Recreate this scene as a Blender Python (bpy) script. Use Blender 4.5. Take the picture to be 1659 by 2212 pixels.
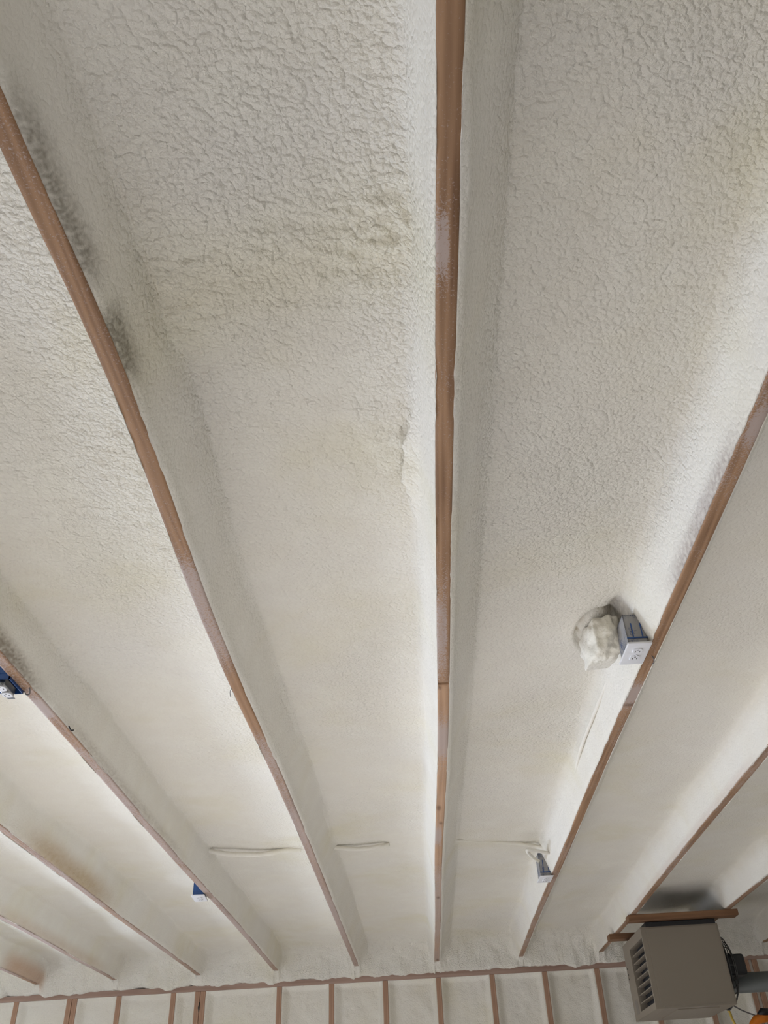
import bpy, bmesh, math, random
import numpy as np
from mathutils import Matrix, Vector

# ---------------------------------------------------------------- scene, camera, light, exposure
scene = bpy.context.scene
for o in list(bpy.data.objects):
    bpy.data.objects.remove(o)
COL = scene.collection
FW, FH = 1659, 2212
EYE = 1.45                      # camera height above the floor
FPX, PPX, PPY = 1820.0, 860.0, 1106.0
_r = np.array([940.0 - PPX, -(2488.0 - PPY), -FPX]); _r /= np.linalg.norm(_r)
_c = np.array([-_r[1], _r[0], 0.0]); _c /= np.linalg.norm(_c)
CAMROT = np.array([_c, _r, np.cross(_c, _r)])
cam_data = bpy.data.cameras.new('camera')
cam_data.sensor_fit = 'AUTO'
cam_data.sensor_width = 36.0
cam_data.lens = FPX * 36.0 / FH
cam_data.shift_x = -(PPX - FW / 2) / FH
cam_data.clip_start = 0.02
cam = bpy.data.objects.new('camera', cam_data)
COL.objects.link(cam)
mw = Matrix([list(r) for r in CAMROT]).to_4x4()
mw.translation = Vector((0, 0, EYE))
cam.matrix_world = mw
scene.camera = cam
scene.cycles.use_adaptive_sampling = True
scene.cycles.adaptive_threshold = 0.03
scene.cycles.adaptive_min_samples = 24

vs = scene.view_settings
vs.view_transform = 'Standard'
vs.look = 'None'
vs.exposure = -0.33
vs.gamma = 1.0
vs.use_curve_mapping = False

world = bpy.data.worlds.new('daylight')
scene.world = world
world.use_nodes = True
bg = world.node_tree.nodes['Background']
bg.inputs[0].default_value = (0.80, 0.88, 1.0, 1)
bg.inputs[1].default_value = 0.5

def area(name, loc, rot, sx, sy, power, color):
    d = bpy.data.lights.new(name, 'AREA')
    d.shape = 'RECTANGLE'; d.size = sx; d.size_y = sy; d.energy = power; d.color = color
    o = bpy.data.objects.new(name, d); COL.objects.link(o)
    o.location = loc; o.rotation_euler = rot
    return o
XL, XR, YN, YF = -4.55, 4.3, -3.2, 7.0        # room
HP = math.pi / 2
# daylight through the big door opening in the left wall, plus added fill lamps
area('door_daylight', (XL - 0.12, 2.45, 1.12), (0, -HP, 0), 2.2, 3.8, 38, (0.62, 0.76, 1.0))
wl = area('added_slant_fill', (XL - 1.15, 7.25, 0.75), (0, 0, 0), 1.4, 1.4, 760, (0.64, 0.77, 1.0))
wl.rotation_euler = Vector((1.0, -0.80, 0.62)).to_track_quat('-Z', 'Y').to_euler()   # added fill outside, brightens far-left foam faces, angled clear of the far wall
area('added_near_fill', (0.3, YN - 0.12, 1.12), (HP, 0, 0), 4.6, 2.2, 8, (1.0, 0.92, 0.80))  # warm front fill added in the opening behind the camera
sun = bpy.data.lights.new('sun', 'SUN'); sun.energy = 25.0; sun.angle = math.radians(0.6); sun.color = (0.99, 0.97, 1.0)
so = bpy.data.objects.new('sun', sun); COL.objects.link(so)
so.rotation_euler = Vector((math.cos(math.radians(20)), 0.0, -math.sin(math.radians(20)))).to_track_quat('-Z', 'Y').to_euler()

# ---------------------------------------------------------------- helpers
rng = np.random.default_rng(7)
random.seed(7)
PERM = np.concatenate([rng.permutation(256)] * 2)
GRAD = rng.normal(size=(256, 3)); GRAD /= np.linalg.norm(GRAD, axis=1)[:, None]

def perlin(x, y, z=0.0):
    x, y, z = np.broadcast_arrays(np.asarray(x, float), np.asarray(y, float), np.asarray(z, float))
    xi = np.floor(x).astype(int); yi = np.floor(y).astype(int); zi = np.floor(z).astype(int)
    xf, yf, zf = x - xi, y - yi, z - zi
    u = xf ** 3 * (xf * (xf * 6 - 15) + 10); v = yf ** 3 * (yf * (yf * 6 - 15) + 10); w = zf ** 3 * (zf * (zf * 6 - 15) + 10)
    def g(a, b, c):
        h = PERM[(PERM[(PERM[(xi + a) & 255] + yi + b) & 255] + zi + c) & 255]
        G = GRAD[h]
        return G[..., 0] * (xf - a) + G[..., 1] * (yf - b) + G[..., 2] * (zf - c)
    def L(a, b, t): return a + t * (b - a)
    return L(L(L(g(0, 0, 0), g(1, 0, 0), u), L(g(0, 1, 0), g(1, 1, 0), u), v),
             L(L(g(0, 0, 1), g(1, 0, 1), u), L(g(0, 1, 1), g(1, 1, 1), u), v), w) * 1.6

def sstep(a, b, x):
    t = np.clip((np.asarray(x, float) - a) / (b - a), 0, 1)
    return t * t * (3 - 2 * t)

def ray(px, py):
    return CAMROT @ np.array([px - PPX, -(py - PPY), -FPX])
def at_z(px, py, z):            # where the line of sight of a photo point meets a level plane
    d = ray(px, py); p = d * ((z - EYE) / d[2]); return np.array([p[0], p[1], z])
def at_y(px, py, y):
    d = ray(px, py); p = d * (y / d[1]); return np.array([p[0], y, p[2] + EYE])

def tag(o, label=None, cat=None, group=None, kind=None):
    if label: o['label'] = label
    if cat: o['category'] = cat
    if group: o['group'] = group
    if kind: o['kind'] = kind
    return o

def empty(name, loc, label, cat, group=None, rotz=0.0):
    o = bpy.data.objects.new(name, None); COL.objects.link(o)
    o.empty_display_size = 0.05
    o.location = loc; o.rotation_euler = (0, 0, rotz)
    return tag(o, label, cat, group)

def link_mesh(name, me, mat, parent=None, smooth=False):
    if mat is not None: me.materials.append(mat)
    if smooth:
        me.polygons.foreach_set('use_smooth', [True] * len(me.polygons))
    o = bpy.data.objects.new(name, me); COL.objects.link(o)
    if parent is not None: o.parent = parent
    return o

def obj(name, bm, mat, parent=None, smooth=False):
    me = bpy.data.meshes.new(name)
    bmesh.ops.recalc_face_normals(bm, faces=bm.faces)
    bm.to_mesh(me); bm.free()
    return link_mesh(name, me, mat, parent, smooth)

def add_box(bm, lo, hi, bevel=0.0, seg=2):
    lo, hi = Vector(lo), Vector(hi)
    r = bmesh.ops.create_cube(bm, size=1.0)
    for v in r['verts']:
        v.co = Vector(((lo.x + hi.x) / 2 + v.co.x * (hi.x - lo.x), (lo.y + hi.y) / 2 + v.co.y * (hi.y - lo.y), (lo.z + hi.z) / 2 + v.co.z * (hi.z - lo.z)))
    if bevel > 0:
        es = list({e for v in r['verts'] for e in v.link_edges})
        bmesh.ops.bevel(bm, geom=es, offset=bevel, segments=seg, affect='EDGES', profile=0.6)
    return bm

def add_tube(bm, pts, rad, seg=10, caps=True):
    pts = [Vector(p) for p in pts]
    n = len(pts); rings = []
    rads = rad if isinstance(rad, (list, tuple)) else [rad] * n
    ref = Vector((0, 0, 1))
    t0 = (pts[1] - pts[0]).normalized()
    if abs(t0.dot(ref)) > 0.9: ref = Vector((1, 0, 0))
    for i, p in enumerate(pts):
        t = (pts[min(i + 1, n - 1)] - pts[max(i - 1, 0)]).normalized()
        a = ref - t * ref.dot(t)
        if a.length < 1e-6: a = t.orthogonal()
        a.normalize(); b = t.cross(a); ref = a
        rings.append([bm.verts.new(p + (a * math.cos(2 * math.pi * k / seg) + b * math.sin(2 * math.pi * k / seg)) * rads[i]) for k in range(seg)])
    for i in range(n - 1):
        for k in range(seg):
            bm.faces.new((rings[i][k], rings[i][(k + 1) % seg], rings[i + 1][(k + 1) % seg], rings[i + 1][k]))
    if caps:
        bm.faces.new(rings[0][::-1]); bm.faces.new(rings[-1])
    return bm

def curve_pts(ctrl, n=24):        # Catmull-Rom through control points
    P = [Vector(c) for c in ctrl]
    P = [P[0] * 2 - P[1]] + P + [P[-1] * 2 - P[-2]]
    out = []
    m = len(P) - 3
    for s in range(m):
        p0, p1, p2, p3 = P[s:s + 4]
        k = max(2, n // m)
        for i in range(k):
            t = i / k
            out.append(0.5 * ((2 * p1) + (p2 - p0) * t + (2 * p0 - 5 * p1 + 4 * p2 - p3) * t * t + (3 * p1 - p0 - 3 * p2 + p3) * t ** 3))
    out.append(P[-2])
    return out

def grid_mesh(name, X, Y, Z, color=None, extra=None):
    r, c = X.shape
    me = bpy.data.meshes.new(name)
    co = np.stack([X, Y, Z], -1).reshape(-1, 3).astype(np.float32)
    idx = np.arange(r * c).reshape(r, c)
    q = np.stack([idx[:-1, :-1], idx[:-1, 1:], idx[1:, 1:], idx[1:, :-1]], -1).reshape(-1, 4)
    me.vertices.add(len(co)); me.vertices.foreach_set('co', co.ravel())
    me.loops.add(q.size); me.loops.foreach_set('vertex_index', q.ravel().astype(np.int32))
    me.polygons.add(len(q)); me.polygons.foreach_set('loop_start', np.arange(0, q.size, 4, dtype=np.int32))
    me.update(calc_edges=True)
    if color is not None:
        a = me.color_attributes.new('tint', 'FLOAT_COLOR', 'POINT')
        rgba = np.ones((r * c, 4), np.float32); rgba[:, :3] = color.reshape(-1, 3)
        a.data.foreach_set('color', rgba.ravel())
    if extra is not None:
        for k, val in extra.items():
            a = me.attributes.new(k, 'FLOAT', 'POINT'); a.data.foreach_set('value', val.astype(np.float32).ravel())
    return me

# ---------------------------------------------------------------- materials
class NT:
    def __init__(self, name):
        self.m = bpy.data.materials.new(name); self.m.use_nodes = True
        self.t = self.m.node_tree; self.b = self.t.nodes['Principled BSDF']
    def n(self, typ, **k):
        nd = self.t.nodes.new(typ)
        for a, v in k.items(): setattr(nd, a, v)
        return nd
    def l(self, a, b): self.t.links.new(a, b)
    def ramp(self, src, stops):
        r = self.n('ShaderNodeValToRGB')
        e = r.color_ramp.elements
        while len(e) < len(stops): e.new(0.5)
        for i, (p, c) in enumerate(stops):
            e[i].position = p; e[i].color = (*c, 1) if len(c) == 3 else c
        self.l(src, r.inputs[0]); return r.outputs[0]
    def noise(self, vec, scale, detail=3, rough=0.55):
        nd = self.n('ShaderNodeTexNoise'); nd.inputs['Scale'].default_value = scale
        nd.inputs['Detail'].default_value = detail; nd.inputs['Roughness'].default_value = rough
        self.l(vec, nd.inputs['Vector']); return nd.outputs['Fac']
    def mapping(self, scale=(1, 1, 1)):
        tc = self.n('ShaderNodeTexCoord'); mp = self.n('ShaderNodeMapping'); mp.inputs['Scale'].default_value = scale
        self.l(tc.outputs['Object'], mp.inputs['Vector']); return mp.outputs['Vector']
    def mix(self, fac, a, b, mode='MIX'):
        nd = self.n('ShaderNodeMix', data_type='RGBA', blend_type=mode)
        for s, v in ((nd.inputs['Factor'], fac), (nd.inputs['A'], a), (nd.inputs['B'], b)):
            pass
        F, A, B = nd.inputs[0], nd.inputs[6], nd.inputs[7]
        for s, v in ((F, fac), (A, a), (B, b)):
            if hasattr(v, 'is_linked'): self.l(v, s)
            elif isinstance(v, (int, float)): s.default_value = v
            else: s.default_value = (*v, 1)
        return nd.outputs[2]
    def math(self, op, a, b=0.0):
        nd = self.n('ShaderNodeMath', operation=op)
        for i, v in enumerate((a, b)):
            if hasattr(v, 'is_linked'): self.l(v, nd.inputs[i])
            else: nd.inputs[i].default_value = v
        return nd.outputs[0]
    def bump(self, h, strength, dist, prev=None):
        nd = self.n('ShaderNodeBump'); nd.inputs['Strength'].default_value = strength if not hasattr(strength, 'is_linked') else 1
        if hasattr(strength, 'is_linked'): self.l(strength, nd.inputs['Strength'])
        nd.inputs['Distance'].default_value = dist
        self.l(h, nd.inputs['Height'])
        if prev is not None: self.l(prev, nd.inputs['Normal'])
        return nd.outputs['Normal']

def srgb(r, g, b):
    f = lambda c: (c / 255 / 12.92) if c / 255 <= 0.04045 else ((c / 255 + 0.055) / 1.055) ** 2.4
    return (f(r), f(g), f(b))

def foam_material(name, attr=True):
    k = NT(name)
    v = k.mapping()
    big = k.noise(v, 2.3, 3); mid = k.noise(v, 9, 3)
    col = k.ramp(big, [(0.30, srgb(230, 226, 217)), (0.55, srgb(229, 224, 212)), (0.75, srgb(226, 220, 200))])
    col = k.mix(k.ramp(mid, [(0.45, (0, 0, 0)), (0.75, (0.5, 0.5, 0.5))]), col, srgb(236, 233, 222))
    if attr:
        a = k.n('ShaderNodeAttribute', attribute_name='tint'); col = k.mix(1.0, col, a.outputs['Color'], 'MULTIPLY')
        ra = k.n('ShaderNodeAttribute', attribute_name='rough').outputs['Fac']
    k.l(col, k.b.inputs['Base Color'])
    k.b.inputs['Roughness'].default_value = 0.85
    k.b.inputs['Specular IOR Level'].default_value = 0.25
    # knobbly sprayed skin: rounded bumps plus fine grain
    vo = k.n('ShaderNodeTexVoronoi', feature='F1'); vo.inputs['Scale'].default_value = 100
    wv = k.n('ShaderNodeVectorMath', operation='ADD')
    nz = k.n('ShaderNodeTexNoise'); nz.inputs['Scale'].default_value = 40; k.l(v, nz.inputs['Vector'])
    sc = k.n('ShaderNodeVectorMath', operation='SCALE'); sc.inputs['Scale'].default_value = 0.02
    k.l(nz.outputs['Color'], sc.inputs[0]); k.l(v, wv.inputs[0]); k.l(sc.outputs[0], wv.inputs[1])
    k.l(wv.outputs[0], vo.inputs['Vector'])
    n2 = k.noise(v, 140, 3, 0.6)
    h = k.math('ADD', k.math('MULTIPLY', k.math('POWER', vo.outputs['Distance'], 1.7), -0.9), n2)
    if attr:
        h = k.math('MULTIPLY', h, ra)
    nrm = k.bump(h, 0.75 if attr else 0.35, 0.006 if attr else 0.004)
    k.l(nrm, k.b.inputs['Normal'])
    return k.m

def wood_material(name, dark, light, axis='Y', attr=False, dust=srgb(176, 160, 152)):
    k = NT(name)
    s = {'X': (0.6, 14, 14), 'Y': (14, 0.6, 14), 'Z': (14, 14, 0.6)}[axis]
    v = k.mapping(s)
    g1 = k.noise(v, 3.2, 5, 0.6)
    wv = k.n('ShaderNodeTexWave', wave_type='BANDS', bands_direction={'X': 'Y', 'Y': 'X', 'Z': 'X'}[axis])
    wv.inputs['Scale'].default_value = 1.3; wv.inputs['Distortion'].default_value = 14; wv.inputs['Detail'].default_value = 3
    wv.inputs['Detail Scale'].default_value = 0.8
    k.l(v, wv.inputs['Vector'])
    f = k.math('ADD', k.math('MULTIPLY', wv.outputs['Fac'], 0.22), k.math('MULTIPLY', g1, 0.8))
    col = k.ramp(f, [(0.25, dark), (0.75, light)])
    v2 = k.mapping()
    pz = k.noise(v2, 3.0, 2)
    col = k.mix(k.ramp(pz, [(0.35, (0, 0, 0)), (0.7, (0.55, 0.55, 0.55))]), col, light)
    if attr:
        a = k.n('ShaderNodeAttribute', attribute_name='dust').outputs['Fac']
        sp = k.noise(v2, 260, 2, 0.7)
        m = k.math('SUBTRACT', k.math('ADD', sp, a), 0.62)
        m = k.math('MULTIPLY', m, 5.0)
        cl = k.n('ShaderNodeClamp'); k.l(m, cl.inputs[0])
        col = k.mix(k.math('MULTIPLY', cl.outputs[0], 0.85), col, dust)
        t = k.n('ShaderNodeAttribute', attribute_name='tint'); col = k.mix(1.0, col, t.outputs['Color'], 'MULTIPLY')
    k.l(col, k.b.inputs['Base Color'])
    k.b.inputs['Roughness'].default_value = 0.7
    k.b.inputs['Specular IOR Level'].default_value = 0.3
    k.l(k.bump(f, 0.35, 0.002), k.b.inputs['Normal'])
    return k.m

def plain(name, col, rough=0.5, metal=0.0, var=0.06, scale=30, bump=0.0, spec=0.5):
    k = NT(name)
    v = k.mapping()
    f = k.noise(v, scale, 3)
    lo = tuple(c * (1 - var) for c in col); hi = tuple(min(1, c * (1 + var)) for c in col)
    k.l(k.ramp(f, [(0.3, lo), (0.7, hi)]), k.b.inputs['Base Color'])
    k.b.inputs['Roughness'].default_value = rough; k.b.inputs['Metallic'].default_value = metal
    k.b.inputs['Specular IOR Level'].default_value = spec
    if bump: k.l(k.bump(f, bump, 0.002), k.b.inputs['Normal'])
    return k.m

M_FOAM = foam_material('sprayed_foam')
M_FOAM_PLAIN = foam_material('sprayed_foam_lump', attr=False)
M_RAFTER = wood_material('rafter_wood', srgb(112, 82, 58), srgb(168, 132, 100), 'Y', attr=True)
M_RAFTER_PALE = wood_material('rafter_wood_pale', srgb(150, 116, 88), srgb(190, 154, 122), 'Y', attr=True)
M_STUD = wood_material('stud_wood', srgb(146, 110, 88), srgb(184, 150, 126), 'Z')
M_PLATE = wood_material('plate_wood', srgb(140, 112, 98), srgb(176, 150, 136), 'X')
M_BOARD = wood_material('hanger_board_wood', srgb(100, 72, 50), srgb(138, 102, 74), 'X')
M_CASE = plain('heater_enamel', srgb(134, 124, 110), 0.5, var=0.02, scale=3)
M_BLACK = plain('black_plastic', (0.012, 0.012, 0.014), 0.5)
M_DARK = plain('heater_inside', (0.02, 0.021, 0.028), 0.6)
M_GUARD = plain('fan_wire', (0.10, 0.10, 0.10), 0.4, 0.6)
M_PIPE = plain('grey_pipe', srgb(108, 112, 110), 0.45, var=0.03)
M_WHITE = plain('white_nylon', srgb(226, 226, 228), 0.35, var=0.01)
M_BLUE = plain('blue_box_plastic', srgb(34, 74, 132), 0.45)
M_BOXGREY = None
M_SLOT = plain('slot_dark', (0.02, 0.018, 0.015), 0.6)
M_METAL = plain('zinc_metal', srgb(150, 150, 150), 0.35, 0.9)
M_YELLOW = plain('yellow_tube', srgb(196, 166, 70), 0.45)
M_ORANGE = plain('orange_plastic', srgb(214, 120, 30), 0.4)
M_WIRE = plain('grey_wire', srgb(90, 86, 84), 0.5)
M_CABLE = plain('foam_coated_cable', srgb(226, 220, 196), 0.8, var=0.05, scale=60, bump=0.6)
M_CONC = plain('concrete', srgb(178, 177, 175), 0.7, var=0.12, scale=2.0, bump=0.1)
M_WALLW = plain('white_wall', srgb(214, 208, 194), 0.8, var=0.04, scale=3)
M_GROUND = plain('gravel_outside', srgb(160, 154, 144), 0.9, var=0.2, scale=20)

def box_plastic():
    k = NT('oversprayed_box_plastic')
    v = k.mapping()
    f = k.noise(v, 300, 3, 0.7); g = k.noise(v, 26, 2)
    m = k.ramp(k.math('ADD', k.math('MULTIPLY', f, 0.5), k.math('MULTIPLY', g, 0.5)), [(0.36, (0, 0, 0)), (0.5, (1, 1, 1))])
    k.l(k.mix(m, srgb(40, 62, 104), srgb(150, 148, 146)), k.b.inputs['Base Color'])
    k.b.inputs['Roughness'].default_value = 0.7
    return k.m
M_BOXGREY = box_plastic()

# ---------------------------------------------------------------- room shell
ZR = EYE + 1.11                 # underside of the rafters
ZP_TOP = EYE + 1.053            # upper edge of the visible top plate
ZP_BOT = EYE + 1.016
RW = 0.036                      # rafter width
RXS = [-4.06, -3.46, -2.865, -2.285, -1.682, -1.110, -0.516, 0.0815, 0.687, 1.284, 1.882, 2.487, 3.09, 3.69]

bm = bmesh.new(); add_box(bm, (XL - 0.2, YN - 0.2, -0.15), (XR + 0.2, YF + 0.25, 0.0))
tag(obj('floor', bm, M_CONC), kind='structure')
bm = bmesh.new(); add_box(bm, (XL - 8, YN - 8, -0.5), (XR + 8, YF + 8, -0.16))
tag(obj('ground', bm, M_GROUND), kind='structure')
bm = bmesh.new(); add_box(bm, (XL - 0.2, YN - 0.2, ZR + 0.245), (XR + 0.2, YF + 0.25, ZR + 0.30))
tag(obj('trim_1', bm, M_BOARD), kind='structure')            # roof deck above the rafters
WT = ZR + 0.245
bm = bmesh.new()                                             # left wall with its large door opening and an opening added for the slanted fill
add_box(bm, (XL - 0.2, YN - 0.2, 0), (XL, 0.5, WT)); add_box(bm, (XL - 0.2, 4.4, 0), (XL, 5.45, WT)); add_box(bm, (XL - 0.2, 6.75, 0), (XL, YF + 0.25, WT)); add_box(bm, (XL - 0.2, 5.45, 0), (XL, 6.75, 0.9)); add_box(bm, (XL - 0.2, 5.45, 2.2), (XL, 6.75, WT)); add_box(bm, (XL - 0.2, 0.5, 2.22), (XL, 4.4, WT))
tag(obj('wall_left', bm, M_WALLW), kind='structure')
bm = bmesh.new()
add_box(bm, (XR, YN - 0.2, 0), (XR + 0.2, -0.2, WT)); add_box(bm, (XR, 1.4, 0), (XR + 0.2, YF + 0.25, WT))
add_box(bm, (XR, -0.2, 0), (XR + 0.2, 1.4, 0.85)); add_box(bm, (XR, -0.2, 2.15), (XR + 0.2, 1.4, WT))
tag(obj('wall_right', bm, M_WALLW), kind='structure')
bm = bmesh.new()
add_box(bm, (XL, YN - 0.2, 0), (-2.0, YN, WT)); add_box(bm, (2.6, YN - 0.2, 0), (XR, YN, WT)); add_box(bm, (-2.0, YN - 0.2, 2.22), (2.6, YN, WT))
tag(obj('wall_near', bm, M_WALLW), kind='structure')
bm = bmesh.new(); add_box(bm, (XL, YF + 0.14, 0), (XR, YF + 0.25, WT))
tag(obj('trim_2', bm, M_BOARD), kind='structure')            # sheathing behind the studs of the far wall

# ---------------------------------------------------------------- rafters' slight bow
def bow(i, Y):
    if i == 6:
        return np.interp(Y, [0, 0.55, 0.95, 1.3, 1.75, 2.3, 2.9, 3.56, 5, 7], [0.0, 0.001, 0.019, 0.012, -0.004, -0.006, 0.004, 0.007, 0.003, 0.0])
    return 0.005 * np.sin(Y * 0.9 + i * 1.7) + 0.003 * np.sin(Y * 2.3 + i * 2.9)
def smooth_bow(i, Y):
    return sum(bow(i, Y + d) for d in (-0.15, -0.08, 0, 0.08, 0.15)) / 5

# ---------------------------------------------------------------- the sprayed ceiling: one continuous skin
ys = [YN, -2.0, -1.0, -0.4, 0.0]
y = 0.2
while y < 6.55:
    ys.append(y); y += max(0.0042, 0.0046 * y)
ys += list(np.linspace(6.55, 6.985, 60))
YS = np.array(ys)
D0 = 0.150
# per rafter: how far the foam leans out on its left face and its right face
SL = {6: 0.045, 7: 0.042, 8: 0.052, 9: 0.035, 10: 0.04}
SR = {5: 0.032, 6: 0.072, 7: 0.096, 8: 0.105, 9: 0.09}

def gauss1(a, s, axis=1):
    r = int(3 * s) + 1
    k = np.exp(-0.5 * (np.arange(-r, r + 1) / s) ** 2); k /= k.sum()
    p = np.pad(a, r, mode='edge')
    # odd reflection keeps the ends pinned
    p[:r] = 2 * a[0] - a[1:r + 1][::-1]; p[-r:] = 2 * a[-1] - a[-r - 1:-1][::-1]
    return np.convolve(p, k, 'valid')

def profile(W, sr, sl, step):
    """bay cross-section from the right edge of one rafter to the left edge of the next: (x, depth 0..1, side mask)"""
    t = np.linspace(0, 1, 40)
    ax = sr * (0.10 + 0.90 * t ** 1.25) * sstep(0, 0.06, t); az = t
    bx = W - sl * (0.12 + 0.88 * t ** 1.2) * sstep(0, 0.06, t); bz = t
    mx = np.linspace(ax[-1], bx[-1], 60)[1:-1]
    px = np.concatenate([ax, mx, bx[::-1]]); pz = np.concatenate([az, np.ones(58), bz[::-1]])
    L = np.concatenate([[0], np.cumsum(np.hypot(np.diff(px), np.diff(pz) * D0))])
    n = int(L[-1] / step) + 2
    s = np.linspace(0, L[-1], n)
    x = np.interp(s, L, px); z = np.interp(s, L, pz)
    sm1 = max(0.7, 0.004 / step); sm2 = max(1.0, 0.014 / step)
    w = sstep(0.35, 0.65, s / L[-1])
    xs = gauss1(x, sm1) * (1 - w) + gauss1(x, sm2) * w
    zs = gauss1(z, sm1) * (1 - w) + gauss1(z, sm2) * w
    side = 1 - sstep(0.80, 1.0, zs)
    return xs, np.clip(zs, 0, 1.1), side, s / L[-1]

cx, cd, cside, cid, cu, crl = [], [], [], [], [], []    # per column: x, depth fraction, side mask, bay id (-1 above rafter), u
def addcol(x, d, s, b, u, near):
    cx.append(x); cd.append(d); cside.append(s); cid.append(b); cu.append(u); crl.append(near)
def above(i):
    for q in (0.003, 0.5 * RW, RW - 0.003): addcol(RXS[i] + q, -9, 1, -1, 0, i)
for x in np.linspace(XL, RXS[0], 12)[:-1]: addcol(x, 0.95 if x < RXS[0] - 0.05 else 0.3, 0, -2, 0.5, 0)
for i in range(len(RXS)):
    above(i)
    if i + 1 < len(RXS):
        W = RXS[i + 1] - RXS[i] - RW
        step = 0.0055 if i in (6, 7) else 0.0065 if i in (5, 8) else 0.010
        x, d, s, u = profile(W, SR.get(i, 0.05), SL.get(i + 1, 0.04), step)
        for k in range(len(x)): addcol(RXS[i] + RW + x[k], d[k], s[k], i, u[k], i if u[k] < 0.5 else i + 1)
for x in np.linspace(RXS[-1] + RW, XR, 10)[1:]: addcol(x, 0.95, 0, -2, 0.5, len(RXS) - 1)
cx, cd, cside, cid, cu, crl = map(np.array, (cx, cd, cside, cid, cu, crl))
NR, NC = len(YS), len(cx)
Yg = np.repeat(YS[:, None], NC, 1)
Xg = np.repeat(cx[None], NR, 0).copy()
bowtab = np.stack([smooth_bow(i, YS) for i in range(len(RXS))], 1)     # rows x rafters
for b in range(len(RXS) - 1):
    m = cid == b
    w = cu[m][None]
    Xg[:, m] += bowtab[:, [b]] * (1 - w) + bowtab[:, [b + 1]] * w
over = cid == -1
Xg[:, over] += bowtab[:, crl[over]]
# depth falls away into the rim over the top plate
t_end = np.clip((Yg - 6.70 - 0.03 * perlin(Xg * 2.2, 3.3)) / 0.27, 0, 1)
fall = (1 - t_end ** 2.6) ** (1 / 2.2)
base = ZR + 0.0025 - (ZR - ZP_TOP + 0.004) * sstep(6.90, 6.985, Yg) ** 1.2
Dg = np.where(cd[None] < -1, 0, cd[None]) * D0 * fall
Zg = base + Dg
field = 1 - cside[None]
# slow undulations of the sprayed field
fm = field * fall
Zg += fm * (0.020 * perlin(Xg * 1.6 + 5, Yg * 1.1, 0.3) + 0.012 * perlin(Xg * 4 + 2, Yg * 2.2, 4.1))
bay = cid[None] * np.ones((NR, 1))
# a fold across the bay beside the central rafter: thicker sprayed nearer the camera
fold = np.where(bay == 6, 1.0, 0.0) * fm
Zg -= fold * 0.026 * (1 - sstep(0.86, 1.10, Yg + 0.25 * (Xg + 0.2) + 0.06 * perlin(Xg * 6, Yg * 6, 9)))
Zg += fold * 0.012 * np.exp(-((Yg - 1.30) / 0.22) ** 2)
# recess beside the first outlet box and the groove round the cut lump
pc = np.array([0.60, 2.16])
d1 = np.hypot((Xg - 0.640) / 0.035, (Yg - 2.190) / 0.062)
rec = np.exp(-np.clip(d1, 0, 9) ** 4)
# rim popcorn amount
rim = sstep(6.62, 6.90, Yg)
ruff = np.where(bay == 6, 1.0, np.where(bay == 7, 1.35, np.where(bay == 5, 0.95, 0.6))) * (0.42 + 0.58 * (1 - sstep(0.9, 3.2, Yg))) * (0.75 + 0.7 * sstep(-0.35, 0.5, perlin(Xg * 1.9, Yg * 1.5, 7.7)))
ruff = ruff * (1 - 0.75 * cside[None] * (1 - 0.6 * sstep(0.45, 0.8, cd[None])))
ruff = np.maximum(ruff, 0.15)
# normals of the smooth sheet, then knobbly displacement along them
def normals(X, Y, Z):
    du = np.stack([np.gradient(A, axis=1) for A in (X, Y, Z)], -1)
    dv = np.stack([np.gradient(A, axis=0) for A in (X, Y, Z)], -1)
    n = np.cross(dv, du); n /= np.linalg.norm(n, axis=-1)[..., None] + 1e-12
    return n
N = normals(Xg, Yg, Zg)
n1 = perlin(Xg * 30, Yg * 30, Zg * 30)
n2 = perlin(Xg * 62 + 9, Yg * 62, Zg * 62)
ridg = 1 - np.abs(perlin(Xg * 9 + 3, Yg * 26, Zg * 12)) * 2
wz = np.where(bay == 6, np.exp(-((Yg + 0.22 * (Xg + 0.2) - 0.92) / 0.13) ** 2), 0) + np.where(bay == 7, 0.6 * np.exp(-((Yg - 0.42) / 0.10) ** 2), 0) \
    + np.where(bay == 5, 0.4 * np.exp(-((Yg - 1.55) / 0.35) ** 2), 0)
disp = ruff * (0.0012 * n1 + 0.0012 * n2) + fm * wz * (0.0075 * ridg + 0.003 * n1 + 0.002 * n2)
disp += rim * (1 - 0.65 * cside[None] * (fall > 0.5)) * (0.011 * perlin(Xg * 15, Yg * 15, Zg * 15 + 5) + 0.008 * np.abs(n1))
disp += 0.003 * cside[None] * perlin(Xg * 7, Yg * 5, Zg * 12)
disp *= np.where(cd[None] < -1, 0, sstep(0.0, 0.08, Dg / D0 + rim))
# rounded corner lumps along the lit corner of the central rafter
lump = np.where((bay == 6), np.exp(-((cd[None] - 0.86) / 0.12) ** 2) * (cu[None] > 0.5), 0) * np.exp(-((Yg - 1.42) / 0.20) ** 4)
disp += lump * 0.028 * (0.9 + 0.7 * perlin(Xg * 9, Yg * 16, Zg * 14) + 0.4 * n1)
Xg += N[..., 0] * disp; Yd = Yg + N[..., 1] * disp; Zg += N[..., 2] * disp
Zg += rec * (0.018 + 0.010 * n2 + 0.008 * n1) * (cd[None] > 0.5)
# grooves: ring round the cut lump
LC = np.array([0.590, 2.315])
ang = np.arctan2(Yg - LC[1], Xg - LC[0]); rr = np.hypot((Xg - LC[0]) / 0.058, (Yg - LC[1]) / 0.112)
ring = np.exp(-((rr - 1.0) / 0.13) ** 2)
Zg += ring * 0.02 * (np.abs(cid[None] - 7) < 0.5) * (cd[None] > 0.6)
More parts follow.
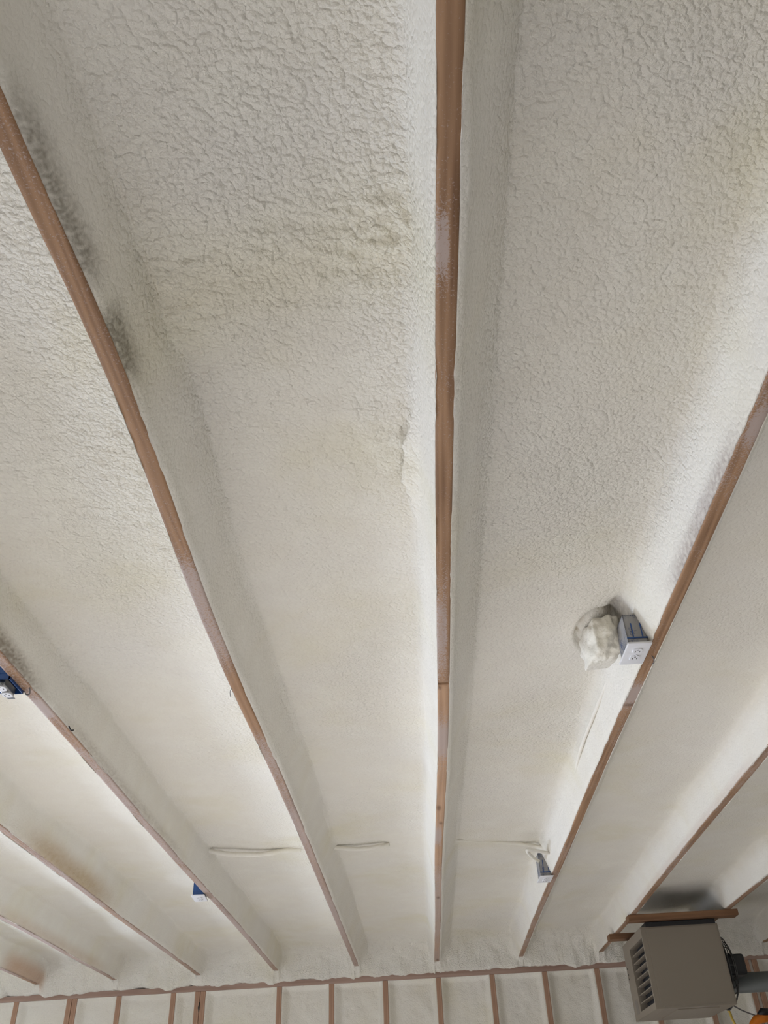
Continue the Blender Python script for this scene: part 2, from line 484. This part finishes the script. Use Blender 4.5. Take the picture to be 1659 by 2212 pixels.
# over the rafters the skin tucks up inside the wood, except past their ends
creep = sstep(-0.1, 0.5, perlin(Yg * 3.1, Xg * 2) + 0.4 * perlin(Yg * 17, Xg * 2))
Zg = np.where(cd[None] < -1, np.where(Yg < 6.93, ZR + 0.010, Zg), Zg)
# ragged lower edges creeping over the rafter edge
e0 = np.concatenate([[False], (cid[1:] >= 0) & (cid[:-1] == -1)]); e1 = np.concatenate([(cid[:-1] >= 0) & (cid[1:] == -1), [False]])
ed = 0.0003 + 0.0035 * np.abs(perlin(Yg * 22, Xg * 3)) + 0.0006 * perlin(Yg * 120, Xg * 3)
Xg = np.where(e0[None], Xg - ed * creep, np.where(e1[None], Xg + ed * creep, Xg))
Zg = np.where((e0 | e1)[None] & (Yg < 6.9), Zg - 0.0042 * creep, Zg)
# last row wanders so that the plate's upper edge is unevenly covered
wob = perlin(Xg * 3.1, 8.8) + 0.6 * perlin(Xg * 11, 1.8)
k_end = sstep(6.93, 6.985, Yg)
Yd = Yd - k_end * (0.012 + 0.012 * np.clip(wob, -1, 1)); Zg = Zg - k_end * 0.030 * np.clip(wob + 0.12, -0.1, 0.9)
# bare and stained spots: where little foam took, grey-brown timber shows through; recess and groove only tinted
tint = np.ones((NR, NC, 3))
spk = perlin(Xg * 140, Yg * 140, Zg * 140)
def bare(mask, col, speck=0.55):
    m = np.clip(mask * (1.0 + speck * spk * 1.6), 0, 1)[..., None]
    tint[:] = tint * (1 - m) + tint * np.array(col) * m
low = 1 - sstep(0.05, 0.42, cd)[None]
sideR = (cu < 0.5)[None]
def span(a, b, c, d): return sstep(a, b, Yg) * (1 - sstep(c, d, Yg))
bare((bay == 6) * sideR * low * (span(0.45, 0.6, 0.78, 0.86) * 0.75 + span(0.86, 0.92, 0.97, 1.08) * 1.0), (0.42, 0.40, 0.37))
bare((bay == 5) * sideR * low * span(1.6, 1.8, 2.0, 2.35) * 0.95, (0.40, 0.36, 0.32))
bare((bay == 5) * sideR * (1 - sstep(0.1, 0.3, cd)[None]) * span(2.3, 2.6, 3.6, 4.2) * 0.35, (0.55, 0.5, 0.45))
bare((bay == 4) * sideR * (1 - sstep(0.15, 0.75, cd)[None]) * span(3.4, 3.9, 4.4, 5.0) * 0.8, (0.66, 0.52, 0.36), 0.15)
bare((bay == 3) * sideR * (1 - sstep(0.1, 0.5, cd)[None]) * span(4.4, 5.2, 6.3, 6.8) * 0.5, (0.80, 0.66, 0.55), 0.1)
bare((bay == 2) * sideR * (1 - sstep(0.3, 0.95, cd)[None]) * span(6.1, 6.4, 6.9, 6.99) * 0.8, (0.74, 0.52, 0.40), 0.1)
bare((bay == 7) * (1 - sideR) * (1 - sstep(0.05, 0.30, cd)[None]) * span(1.2, 1.4, 1.75, 1.95) * 0.7, (0.55, 0.50, 0.50))
bare((bay == 8) * (1 - sideR) * (1 - sstep(0.05, 0.25, cd)[None]) * span(3.0, 3.3, 5.4, 5.7) * 0.5, (0.78, 0.68, 0.66), 0.2)
bare(rec * 0.75, (0.66, 0.64, 0.64), 0.6)  # recess beside the outlet box tinted speckled grey
bare(ring * (bay == 7) * (cd[None] > 0.6) * sstep(-0.2, 0.4, perlin(ang * 1.1, 3.1)) * 0.8, (0.62, 0.56, 0.46), 0.3)  # groove round the cut lump tinted tan in broken stretches
tint *= 1 - (np.clip(wz, 0, 1) * 0.8)[..., None] * np.array([0.02, 0.035, 0.12])
rough_attr = np.clip(ruff * 1.0 + 0.16 + rim * 0.5 + wz * 0.6, 0.08, 1.6)
tuck = lambda A, v: np.concatenate([A, v[None]], 0)
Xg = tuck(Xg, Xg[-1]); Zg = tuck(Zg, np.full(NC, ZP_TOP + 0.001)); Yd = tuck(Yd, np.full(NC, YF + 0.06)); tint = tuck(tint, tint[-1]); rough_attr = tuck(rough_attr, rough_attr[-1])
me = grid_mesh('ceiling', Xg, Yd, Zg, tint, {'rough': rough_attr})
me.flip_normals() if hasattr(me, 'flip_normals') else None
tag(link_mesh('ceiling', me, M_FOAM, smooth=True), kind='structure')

# ---------------------------------------------------------------- rafters: one board each
RAFTER_GROUP = 'timber rafters under the foam'
def rafter_mesh(i, y0, y1, dust_fn, knots=(), step=0.02):
    Y = np.arange(y0, y1 + 1e-6, step); n = len(Y)
    q = np.array([0.0, 0.002, 0.006, 0.012, 0.018, 0.024, 0.030, 0.034, 0.036])
    zz = np.array([0.0022, 0.0006, 0, 0, 0, 0, 0, 0.0006, 0.0022])
    px = np.concatenate([[0.0, 0.0], q, [RW, RW]]); pz = np.concatenate([[0.235, 0.03], zz, [0.03, 0.235]])
    px = np.concatenate([px, [px[0]]]); pz = np.concatenate([pz, [pz[0]]])
    X = RXS[i] + px[None] + smooth_bow(i, Y)[:, None]
    Yv = np.repeat(Y[:, None], len(px), 1); Zv = ZR + np.repeat(pz[None], n, 0)
    Zv = Zv + 0.0006 * perlin(X * 40, Yv * 6)
    dust = dust_fn(X, Yv)
    t = np.ones((n, len(px), 3))
    for (ky, kx, ry, rx) in knots:
        d = np.hypot((Yv - ky) / ry, (X - RXS[i] - kx) / rx)
        m = np.exp(-d ** 4)[..., None] * 0.75
        t = t * (1 - m) + t * np.array([0.25, 0.2, 0.17]) * m
    me = grid_mesh('rafter', X, Yv, Zv, t, {'dust': dust})
    # close both ends
    b = bmesh.new(); b.from_mesh(me); b.verts.ensure_lookup_table(); c = len(px)
    b.faces.new([b.verts[k] for k in range(c - 1)]); b.faces.new([b.verts[(n - 1) * c + k] for k in range(c - 1)][::-1])
    bmesh.ops.remove_doubles(b, verts=b.verts, dist=1e-6)
    bmesh.ops.recalc_face_normals(b, faces=b.faces)
    b.to_mesh(me); b.free()
    return me
def patches(seed, base, amp, sc=1.6):
    return lambda X, Y: np.clip(base + amp * perlin(Y * sc, seed * 3.7, 0.5) + 0.5 * amp * perlin(Y * sc * 5, X * 40, seed), -0.3, 0.6)
def rafter(i, label, dust, mat=M_RAFTER, y0=-3.15, y1=6.97, knots=()):
    o = link_mesh('rafter', rafter_mesh(i, y0, y1, dust, knots), mat)
    return tag(o, label, 'rafter', RAFTER_GROUP)
rafter(7, 'long dark brown rafter board running up the middle to the top edge of the ceiling', lambda X, Y: np.clip(patches(1, 0.06, 0.12)(X, Y) + 0.42 * np.exp(-((Y - 0.79) / 0.06) ** 2) * (X < 0.105) + 0.28 * np.exp(-((Y - 1.98) / 0.25) ** 2) * (X < 0.112), -0.3, 0.6), y1=2.318)
rafter(7, 'pale tan rafter board with dark knots continuing the central dark board to the wall', lambda X, Y: np.clip(patches(2, 0.05, 0.1)(X, Y) + 0.4 * np.exp(-((Y - 2.75) / 0.18) ** 2) + 0.5 * np.exp(-((Y - 3.85) / 0.12) ** 2) * (X < 0.11) + 0.25 * sstep(4.0, 4.6, Y), -0.3, 0.6),
       mat=M_RAFTER_PALE, y0=2.324, knots=((2.345, 0.012, 0.010, 0.006), (3.46, 0.014, 0.030, 0.010), (4.98, 0.016, 0.03, 0.008), (6.86, 0.016, 0.04, 0.010), (3.66, 0.024, 0.02, 0.008)))
def span1(Y, a, b, c, d): return sstep(a, b, Y) * (1 - sstep(c, d, Y))
rafter(6, 'orange-brown rafter with grey speckled bare strip along its side and no outlet', lambda X, Y: np.clip(patches(3, 0.02, 0.10)(X, Y) + 0.30 * span1(Y, 1.5, 1.7, 2.0, 2.3) + 0.30 * sstep(2.45, 2.8, Y), -0.3, 0.6))
rafter(5, 'pinkish brown rafter holding the uncovered blue outlet box', lambda X, Y: np.clip(patches(4, 0.16, 0.14)(X, Y) + 0.4 * np.exp(-((Y - 2.33) / 0.06) ** 2) + 0.15 * sstep(2.4, 3.0, Y), -0.3, 0.6))
rafter(4, 'dusty pink rafter with brown stained bare side, next beyond the uncovered blue box', patches(5, 0.26, 0.14))
rafter(3, 'dusty rafter, second from the uncovered blue box towards the bright corner', patches(6, 0.28, 0.14))
rafter(2, 'short visible rafter end with brown bare side in the bright far corner', patches(7, 0.22, 0.14))
rafter(8, 'grained brown rafter carrying the two outlets beside foam lump and cable loop', lambda X, Y: np.clip(patches(8, 0.05, 0.16, 2.2)(X, Y) + 0.5 * np.exp(-((Y - 2.47) / 0.07) ** 2) + 0.3 * np.exp(-((Y - 1.25) / 0.05) ** 2) * (X > 0.70) + 0.22 * sstep(4.0, 5.0, Y), -0.3, 0.6), knots=((2.55, 0.018, 0.008, 0.02),))
rafter(9, 'wavy grained rafter that the ends of the heater hanger boards cross under', lambda X, Y: np.clip(patches(9, 0.16, 0.16, 2.2)(X, Y), -0.3, 0.6))
rafter(10, 'rafter above the far end of the longer heater hanger board', patches(10, 0.12, 0.14))
rafter(11, 'shaded rafter over the grey vent pipe behind the heater fan', patches(11, 0.02, 0.10))
for i in (0, 1, 12, 13):
    rafter(i, 'dusty rafter outside the view towards the side wall', patches(20 + i, 0.2, 0.14))

# ---------------------------------------------------------------- far wall: foam between studs, plate and studs
STW = 0.037
studs = [-4.22, -3.82, -3.415, -3.022, -2.632, -2.592, -2.268, -1.868, -1.690, -1.650, -1.090, -0.707, -0.312, 0.078, 0.472, 0.858, 1.242, 1.635, 2.02, 2.338, 2.400, 2.78, 3.18, 3.58, 3.98]
wx, wd = [], []
def wcol(x, d): wx.append(x); wd.append(d)
edges = [XL] + studs + [XR]
prev = XL
for k, s in enumerate(studs + [XR]):
    W = s - prev
    if W > 0.06:
        n = max(8, int(W / 0.011)); 
        for q in np.linspace(0, 1, n):
            xa = q * W; e = min(xa / 0.055, 1.0); e2 = min((W - xa) / 0.035, 1.0)
            wcol(prev + xa, sstep(0, 1, e) * sstep(0, 1, e2))
    if s < XR:
        wcol(s + 0.004, -1); wcol(s + STW - 0.004, -1); prev = s + STW
wx, wd = np.array(wx), np.array(wd)
wz_ = np.concatenate([np.linspace(0.0, 1.9, 40)[:-1], np.linspace(1.9, ZP_BOT - 0.0005, 66)])
Xw = np.repeat(wx[None], len(wz_), 0).copy(); Zw = np.repeat(wz_[:, None], len(wx), 1)
top = sstep(0, 0.030, ZP_BOT - Zw)
dw = np.where(wd[None] < 0, 0, wd[None]) * (0.25 + 0.75 * top)
Yw = YF + 0.003 + 0.052 * dw + dw * (0.012 * perlin(Xw * 4, Zw * 3, 3) + 0.007 * perlin(Xw * 14, Zw * 9, 6) + 0.0035 * perlin(Xw * 38, Zw * 30, 1))
Yw = np.where(wd[None] < 0, YF + 0.02, Yw)
me = grid_mesh('wall_far', Xw, Yw, Zw, np.ones(Xw.shape + (3,)), {'rough': np.full(Xw.shape, 0.5)})
tag(link_mesh('wall_far', me, M_FOAM, smooth=True), kind='structure')
bm = bmesh.new(); add_box(bm, (XL, YF - 0.001, ZP_BOT), (XR, YF + 0.132, ZP_TOP), 0.002)
tag(obj('top_plate', bm, M_PLATE), 'long horizontal wall plate capping the row of studs under the rafters', 'wall plate')
zc = ZP_BOT - 0.001
names = {
    -3.022: 'wall stud nearest the bright far corner, left end of the stud row',
    -2.632: 'outer stud of the close pair below the brown stained rafter end',
    -2.592: 'inner stud of the close pair below the brown stained rafter end',
    -2.268: 'single stud with a small knot between two close stud pairs',
    -1.868: 'darker stud beside the stud pair with the dark hole',
    -1.690: 'stud edging the dark hole on its outer side, toward the bright corner',
    -1.650: 'pale stud edging the dark hole, beside the widest foam panel',
    -1.090: 'stud closing the widest foam panel, two studs short of the middle pair',
    -0.707: 'thin brown stud, third along from the central rafter toward the bright corner',
    -0.312: 'stud next to the central rafter line on the brighter side',
    0.078: 'stud directly in line with the end of the central rafter',
    0.472: 'stud next to the central rafter line on the heater side',
    0.858: 'stud second before the heater, between smooth foam panels',
    1.242: 'last full stud before the louvered front of the heater',
    1.635: 'stud mostly hidden below the heater casing',
    2.02: 'stud showing below the grey vent pipe by the yellow tube',
    2.338: 'stud right behind the grey vent pipe, first of the shaded pair',
    2.400: 'stud at the outer edge behind the vent pipe, second of the shaded pair'}
stud_src = None
for s in studs:
    bm = bmesh.new(); add_box(bm, (0, -0.0005, 0.0), (STW, 0.138, zc), 0.0015, 1)
    o = obj('wall_stud', bm, M_STUD); o.location = (s, YF, 0)
    tag(o, names.get(s, 'wall stud beyond the side of the view'), 'stud', 'studs of the far wall')
# dark gap behind the stud pair: a knot hole in the pale stud edge
bm = bmesh.new(); add_tube(bm, [(-1.652, YF - 0.0015, zc - 0.135), (-1.655, YF - 0.0018, zc - 0.105), (-1.651, YF - 0.0015, zc - 0.07)], [0.002, 0.007, 0.003], 8)
tag(obj('knot_hole', bm, M_SLOT), 'narrow black hole between the two close pale studs', 'hole')

# ---------------------------------------------------------------- outlets
def duplex(parent, lz, recessed=False):
    """two receptacle faces looking down, long way along y, at local height lz"""
    for s in (-1, 1):
        bm = bmesh.new()
        n = 20; ring = []
        for k in range(n):
            a = 2 * math.pi * k / n
            x = max(-0.0135, min(0.0135, 0.0172 * math.cos(a))); y = 0.0160 * math.sin(a)
            ring.append((x, y + s * 0.0205))
        top = [bm.verts.new((x, y, lz + 0.002)) for x, y in ring]; bot = [bm.verts.new((x * 0.97, s * 0.0205 + (y - s * 0.0205) * 0.97, lz - 0.0022)) for x, y in ring]
        bm.faces.new(top); bm.faces.new(bot[::-1])
        for k in range(n): bm.faces.new((top[k], bot[k], bot[(k + 1) % n], top[(k + 1) % n]))
        f = obj('receptacle', bm, M_WHITE, parent)
        for dx, dy, sx, sy in ((-0.0062, -0.003, 0.0011, 0.0042), (0.0062, -0.003, 0.0011, 0.0034)):
            b = bmesh.new(); add_box(b, (dx - sx, s * 0.0205 + dy - sy + 0.004, lz - 0.0026), (dx + sx, s * 0.0205 + dy + sy + 0.004, lz - 0.0015))
            obj('slot', b, M_SLOT, f)
        b = bmesh.new(); add_tube(b, [(0, s * 0.0205 - 0.0085, lz - 0.0026), (0, s * 0.0205 - 0.0085, lz - 0.0015)], 0.0022, 10)
        obj('ground_hole', b, M_SLOT, f)
    b = bmesh.new(); add_tube(b, [(0, 0, lz - 0.003), (0, 0, lz)], 0.003, 10); obj('screw', b, M_METAL if recessed else M_WHITE, parent)

def box_body(parent, mat, z0, h, w=0.056, l=0.096, rib=True):
    bm = bmesh.new(); t = 0.003
    add_box(bm, (-w / 2, -l / 2, z0), (-w / 2 + t, l / 2, z0 + h)); add_box(bm, (w / 2 - t, -l / 2, z0), (w / 2, l / 2, z0 + h))
    add_box(bm, (-w / 2, -l / 2, z0), (w / 2, -l / 2 + t, z0 + h)); add_box(bm, (-w / 2, l / 2 - t, z0), (w / 2, l / 2, z0 + h))
    add_box(bm, (-w / 2, -l / 2, z0 + h - t), (w / 2, l / 2, z0 + h))
    b = obj('box', bm, mat, parent)
    if rib:
        r = bmesh.new()
        add_box(r, (-w / 2 - 0.001, -l / 2 - 0.002, z0 + 0.018), (w / 2 + 0.001, -l / 2, z0 + 0.022))
        for x in (-0.010, 0.016): add_box(r, (x - 0.0015, -l / 2 - 0.002, z0 + 0.020), (x + 0.0015, -l / 2, z0 + h * 0.7))
        obj('rib', r, M_BLUE, b)
    return b

def covered_outlet(x, y, label, rot=0.0, h=0.095, mat=M_BOXGREY):
    t = empty('outlet', (x, y, ZR - 0.010), label, 'outlet', 'ceiling outlets', rot)
    box_body(t, mat, 0.004, h)
    bm = bmesh.new(); add_box(bm, (-0.0345, -0.0635, -0.002), (0.0345, 0.0635, 0.004), 0.0022, 3)
    obj('cover_plate', bm, M_WHITE, t, True)
    duplex(t, -0.003)
    return t
covered_outlet(0.651, 2.174, 'white-plated outlet beside the broken foam lump', 0.02)
covered_outlet(0.654, 4.670, 'small white-plated outlet below the looped foam-coated cable', 0.02, 0.115)
covered_outlet(-1.143, 4.650, 'small white-plated blue outlet box under the rafter with bright white foam behind', 0.06, 0.10, M_BLUE)
t = empty('outlet', (-1.139, 2.160, ZR - 0.008), 'bright blue outlet box without cover plate, bare receptacle hanging out', 'outlet', 'ceiling outlets')
box_body(t, M_BLUE, 0.0, 0.095, 0.062, 0.098)
bm = bmesh.new(); add_box(bm, (-0.014, -0.036, -0.012), (0.014, 0.036, 0.012), 0.003)
obj('receptacle_body', bm, M_METAL, t)
duplex(t, -0.014, True)
bm = bmesh.new(); add_box(bm, (-0.010, -0.052, -0.013), (0.010, 0.052, -0.0115)); obj('strap', bm, M_METAL, t)

# ---------------------------------------------------------------- cut foam lump by the first outlet
bm = bmesh.new()
bmesh.ops.create_icosphere(bm, subdivisions=5, radius=1.0)
for v in bm.verts:
    p = v.co.copy()
    q = Vector((p.x, p.y, p.z)); m = max(abs(q.x), abs(q.y), abs(q.z)); q = q.lerp(q / m * 0.86, 0.55)
    x, y, z = q.x * 0.050, q.y * 0.100, q.z * 0.070
    z = z if z < 0 else z
    nn = float(perlin(x * 26 + 3, y * 26, z * 26)); n3 = float(perlin(x * 60, y * 60 + 4, z * 60))
    f = 1 + 0.16 * nn + 0.06 * n3
    x *= f; y *= f; z *= f
    # flat knife cut on the lower far half, sloping down towards the outlet plate
    if y > -0.012:
        zc_ = -0.046 + 0.15 * (y - 0.05) + 0.10 * x
        if z < zc_: z = zc_ + 0.0012 * n3
    v.co = Vector((x - 0.10 * y, y, z))
o = obj('foam_lump', bm, M_FOAM_PLAIN, smooth=True); o.location = (0.588, 2.292, ZR + 0.085)
tag(o, 'broken lump of cream foam with flat cut face next to white outlet plate', 'foam lump')

# ---------------------------------------------------------------- cables coated in foam
def cable(name, ctrl, rad, label, n=40, group=None, mat=M_FOAM_PLAIN):
    pts = curve_pts(ctrl, n)
    pts = [Vector((p.x, p.y + 0.0025 * float(perlin(p.x * 14, p.y * 14)), p.z + 0.002 * float(perlin(p.x * 20, p.y * 20, 3)))) for p in pts]
    rads = [rad * (1 + 0.18 * float(perlin(p.x * 30, p.y * 30, 2))) for p in pts]
    bm = bmesh.new(); add_tube(bm, pts, rads, 10)
    return tag(obj(name, bm, mat, smooth=True), label, 'cable', group)
zf = ZR + 0.139
cable('cable', [at_z(443, 1836, zf + 0.01), at_z(490, 1844, zf - 0.012), at_z(560, 1846, zf - 0.014), at_z(610, 1838, zf - 0.004), at_z(650, 1834, zf + 0.008)], 0.012, 'foam-coated cable sagging across the bay beside the two blue boxes', group='foam-coated cables')
cable('cable', [at_z(704, 1827, zf + 0.008), at_z(740, 1832, zf - 0.012), at_z(780, 1834, zf - 0.014), at_z(815, 1829, zf - 0.004), at_z(840, 1824, zf + 0.012)], 0.011, 'short foam-coated cable fading into foam beside the central rafter', group='foam-coated cables')
cable('cable', [at_z(966, 1813, zf - 0.02), at_z(1000, 1815, zf), at_z(1060, 1818, zf + 0.002), at_z(1120, 1822, zf), at_z(1160, 1828, zf - 0.01), at_z(1186, 1834, ZR + 0.10)], 0.009, 'foam-coated cable running from the central rafter toward the looped cable', group='foam-coated cables')
cable('cable', [at_z(1188, 1830, ZR + 0.09), at_z(1188, 1842, ZR + 0.065), at_z(1160, 1838, ZR + 0.062), at_z(1139, 1836, ZR + 0.06), at_z(1147, 1848, ZR + 0.06), at_z(1163, 1860, ZR + 0.065)], 0.0085, 'looped cream cable bending into the small outlet box', group='foam-coated cables')
cable('cable', [at_z(1316, 1462, ZR + 0.100), at_z(1282, 1545, ZR + 0.09), at_z(1252, 1625, ZR + 0.09), at_z(1237, 1700, ZR + 0.085), at_z(1212, 1760, ZR + 0.085), at_z(1192, 1826, ZR + 0.085)], 0.007, 'foam-coated cable lying along the rafter side between its two outlets', n=60, group='foam-coated cables')

# ---------------------------------------------------------------- small wires and nails
def wire(ctrl, rad, label, name='bent_wire', cat='wire', mat=M_WIRE, n=24):
    bm = bmesh.new(); add_tube(bm, curve_pts(ctrl, n), rad, 8)
    return tag(obj(name, bm, mat, smooth=True), label, cat)
x0 = at_z(62, 1487, ZR)
wire([x0 + (0.004, -0.006, 0.002), x0 + (0.004, 0.002, -0.006), x0 + (0.0, 0.012, -0.013), x0 + (-0.010, 0.014, -0.012), x0 + (-0.012, 0.004, -0.006)], 0.0016, 'small curled wire end at the corner of the uncovered blue box')
x0 = at_z(154, 1574, ZR)
wire([x0 + (-0.004, -0.012, 0.003), x0 + (0.0, 0.0, -0.005), x0 + (0.005, 0.008, -0.002)], 0.0022, 'tiny dark bent nail on the rafter edge beyond the uncovered blue box', 'bent_nail', 'nail', M_SLOT)
x0 = at_z(1404, 1418, ZR)
wire([x0 + (0.004, -0.004, 0.001), x0 + (0.011, 0.006, -0.006), x0 + (0.013, 0.022, -0.010), x0 + (0.010, 0.030, -0.010)], 0.0016, 'thin curled wire hanging from the rafter edge by the white outlet plate')
x0 = at_z(503, 1487, ZR)
wire([x0 + (0.0, -0.004, 0.003), x0 + (-0.010, 0.012, -0.004), x0 + (-0.012, 0.032, -0.012)], 0.0010, 'hair-thin wire hanging off the orange-brown rafter edge')

# ---------------------------------------------------------------- heater on two hanger boards
def hanger(x0, x1, y0, label):
    bm = bmesh.new(); add_box(bm, (x0, y0, ZR - 0.035), (x1, y0 + 0.089, ZR - 0.0008), 0.002)
    return tag(obj('hanger_board', bm, M_BOARD), label, 'board', 'heater hanger boards')
hanger(1.274, 1.952, 5.70, 'brown board nearer the camera, spanning two rafters over the heater')
hanger(1.250, 1.94, 6.265, 'board behind, its stub end showing past the heater top')
HX0, HX1, HY0, HY1, HZ0, HZ1 = 1.345, 1.822, 5.75, 6.37, EYE + 0.606, EYE + 1.044
heater = empty('unit_heater', ((HX0 + HX1) / 2, (HY0 + HY1) / 2, HZ0), 'grey-beige unit heater with louvered front hanging from two boards', 'heater')
HO = Vector(heater.location)
def hb(bm): 
    for v in bm.verts: v.co -= HO
    return bm
bm = bmesh.new()
add_box(bm, (HX0 + 0.055, HY0, HZ0), (HX1, HY1, HZ1), 0.004, 2)
casing = obj('casing', hb(bm), M_CASE, heater)
# side access panel, slightly proud
bm = bmesh.new(); add_box(bm, (HX0 + 0.03, HY0 - 0.003, HZ0 + 0.012), (HX1 - 0.01, HY0 + 0.002, HZ1 - 0.008), 0.0015)
obj('side_panel', hb(bm), M_CASE, heater)
bm = bmesh.new(); add_box(bm, (HX0 + 0.14, HY0 + 0.06, HZ0 - 0.004), (HX1 - 0.09, HY1 - 0.12, HZ0 + 0.002), 0.0015)
obj('bottom_panel', hb(bm), M_CASE, heater)
# front frame with opening, dark inside, slats
FB = 0.055; oy0, oy1, oz0, oz1 = HY0 + 0.018, HY1 - 0.20, HZ0 + 0.035, HZ1 - 0.055
bm = bmesh.new()
add_box(bm, (HX0, HY0, HZ0), (HX0 + FB, oy0, HZ1)); add_box(bm, (HX0, oy1, HZ0), (HX0 + FB, HY1, HZ1))
add_box(bm, (HX0, oy0, HZ0), (HX0 + FB, oy1, oz0)); add_box(bm, (HX0, oy0, oz1), (HX0 + FB, oy1, HZ1))
bmesh.ops.remove_doubles(bm, verts=bm.verts, dist=1e-6)
front = obj('front_frame', hb(bm), M_CASE, heater)
bm = bmesh.new(); add_box(bm, (HX0 + 0.0485, oy0 - 0.003, oz0 - 0.003), (HX0 + 0.054, oy1 + 0.003, oz1 + 0.003))
obj('dark_interior', hb(bm), M_DARK, heater)
NSL = 7
for k in range(NSL):
    zc2 = oz0 + (k + 1) * (oz1 - oz0) / (NSL + 1)
    bm = bmesh.new(); add_box(bm, (-0.016, oy0 - 0.002, -0.0025), (0.016, oy1 + 0.002, 0.0025))
    a = math.radians(-4 if k != 4 else -12)
    for v in bm.verts:
        x, z = v.co.x, v.co.z
        v.co.x = x * math.cos(a) - z * math.sin(a) + HX0 + 0.025; v.co.z = x * math.sin(a) + z * math.cos(a) + zc2
    obj('louver', hb(bm), M_CASE, heater)
# label sticker and rivets on the front flange
bm = bmesh.new(); add_box(bm, (HX0 - 0.0008, oy1 + 0.05, HZ0 + 0.03), (HX0, oy1 + 0.12, HZ0 + 0.11))
obj('sticker', hb(bm), plain('grey_sticker', srgb(128, 122, 114), 0.6), heater)
for z in (HZ1 - 0.14, HZ1 - 0.175, HZ1 - 0.20):
    bm = bmesh.new(); add_tube(bm, [(HX0 - 0.002, HY1 - 0.03, z), (HX0 + 0.001, HY1 - 0.03, z)], 0.005, 10)
    obj('rivet', hb(bm), M_BLACK, heater)
# hanging brackets up to the boards
for x in (HX0 + 0.06, HX1 - 0.06):
    for y in (5.745, 6.31):
        bm = bmesh.new(); add_box(bm, (x - 0.015, y - 0.0 + 0.01, HZ1 - 0.002), (x + 0.015, y + 0.035, ZR - 0.038))
        obj('mounting_bracket', hb(bm), M_BLACK, heater)
# black strip standing in for the shade in the gap under the boards
bm = bmesh.new(); add_box(bm, (HX0 + 0.035, HY0 + 0.003, HZ1 - 0.002), (HX1 - 0.01, HY1 - 0.02, HZ1 + 0.026)); obj('gap_shade_strip', hb(bm), M_BLACK, heater)
# fan guard on the back: rings and spokes, motor, exhaust box
FC = Vector((HX1 + 0.004, 6.055, EYE + 0.825))
bm = bmesh.new(); add_tube(bm, [FC + Vector((-0.02, 0, 0)), FC + Vector((0.034, 0, 0))], 0.212, 40); obj('fan_disc', hb(bm), M_BLACK, heater)
g = bmesh.new()
for rad, dx in ((0.215, 0.035), (0.19, 0.070), (0.16, 0.088), (0.13, 0.098), (0.095, 0.106), (0.06, 0.110)):
    pts = [FC + Vector((dx, rad * math.cos(2 * math.pi * k / 40), rad * math.sin(2 * math.pi * k / 40))) for k in range(41)]
    add_tube(g, pts, 0.0035, 6)
for k in range(10):
    a = 2 * math.pi * k / 10
    add_tube(g, [FC + Vector((dx, r_ * math.cos(a), r_ * math.sin(a))) for r_, dx in ((0.215, 0.035), (0.19, 0.070), (0.13, 0.098), (0.04, 0.112))], 0.003, 6)
obj('fan_guard', hb(g), M_GUARD, heater)
bm = bmesh.new(); add_box(bm, (HX1 + 0.01, 5.97, EYE + 0.785), (HX1 + 0.185, 6.11, EYE + 0.905), 0.02, 3); obj('motor', hb(bm), M_BLACK, heater)
for z in (0.985, 0.955, 0.925):
    bm = bmesh.new(); add_box(bm, (HX1 + 0.012, 5.925, EYE + z - 0.008), (HX1 + 0.03, 5.96, EYE + z + 0.008), 0.003); obj('terminal', hb(bm), M_METAL, heater)
for z in (0.73, 0.70, 0.675):
    bm = bmesh.new(); add_box(bm, (HX1 + 0.012, 5.925, EYE + z - 0.008), (HX1 + 0.03, 5.96, EYE + z + 0.006), 0.003); obj('terminal', hb(bm), M_METAL, heater)
# vent pipe
bm = bmesh.new(); add_tube(bm, [(1.93, 6.24, EYE + 0.775), (2.6, 6.24, EYE + 0.775), (XR, 6.24, EYE + 0.775)], 0.058, 28)
tag(obj('vent_pipe', bm, M_PIPE, smooth=True), 'grey horizontal vent pipe running from the back of the heater to the wall', 'pipe')
bm = bmesh.new(); P = [at_y(1585, 2173, 6.1), at_y(1602, 2182, 6.1), at_y(1622, 2190, 6.1), at_y(1642, 2196, 6.1), at_y(1656, 2194, 6.1)]
add_tube(bm, curve_pts(P, 24), 0.0042, 8)
tag(obj('power_cord', bm, M_WIRE, smooth=True), 'thin grey cord from heater casing to the orange plug', 'cord')
P = [at_y(1570, 2178, 6.15), at_y(1577, 2188, 6.15), at_y(1581, 2200, 6.15), at_y(1588, 2214, 6.15), at_y(1594, 2240, 6.15), at_y(1596, 2300, 6.15)]
bm = bmesh.new(); add_tube(bm, curve_pts(P, 30), 0.008, 10)
tag(obj('gas_tube', bm, M_YELLOW, smooth=True), 'yellow gas tube dropping from under the heater', 'tube')
c = at_y(1642, 2212, 6.1)
plug = empty('cord_plug', c, 'orange cord plug with black cap at the lower picture corner', 'plug')
bm = bmesh.new(); add_tube(bm, [(-0.045, 0, -0.045), (-0.040, 0, 0.0), (-0.015, 0, 0.022), (0.02, 0, 0.030), (0.06, 0, 0.030)], [0.020, 0.026, 0.027, 0.026, 0.022], 16)
obj('plug_body', bm, M_ORANGE, plug, True)
bm = bmesh.new(); add_tube(bm, [(0.005, -0.004, 0.045), (0.03, -0.004, 0.06), (0.07, -0.004, 0.058)], [0.014, 0.024, 0.022], 14)
obj('plug_cap', bm, M_BLACK, plug, True)
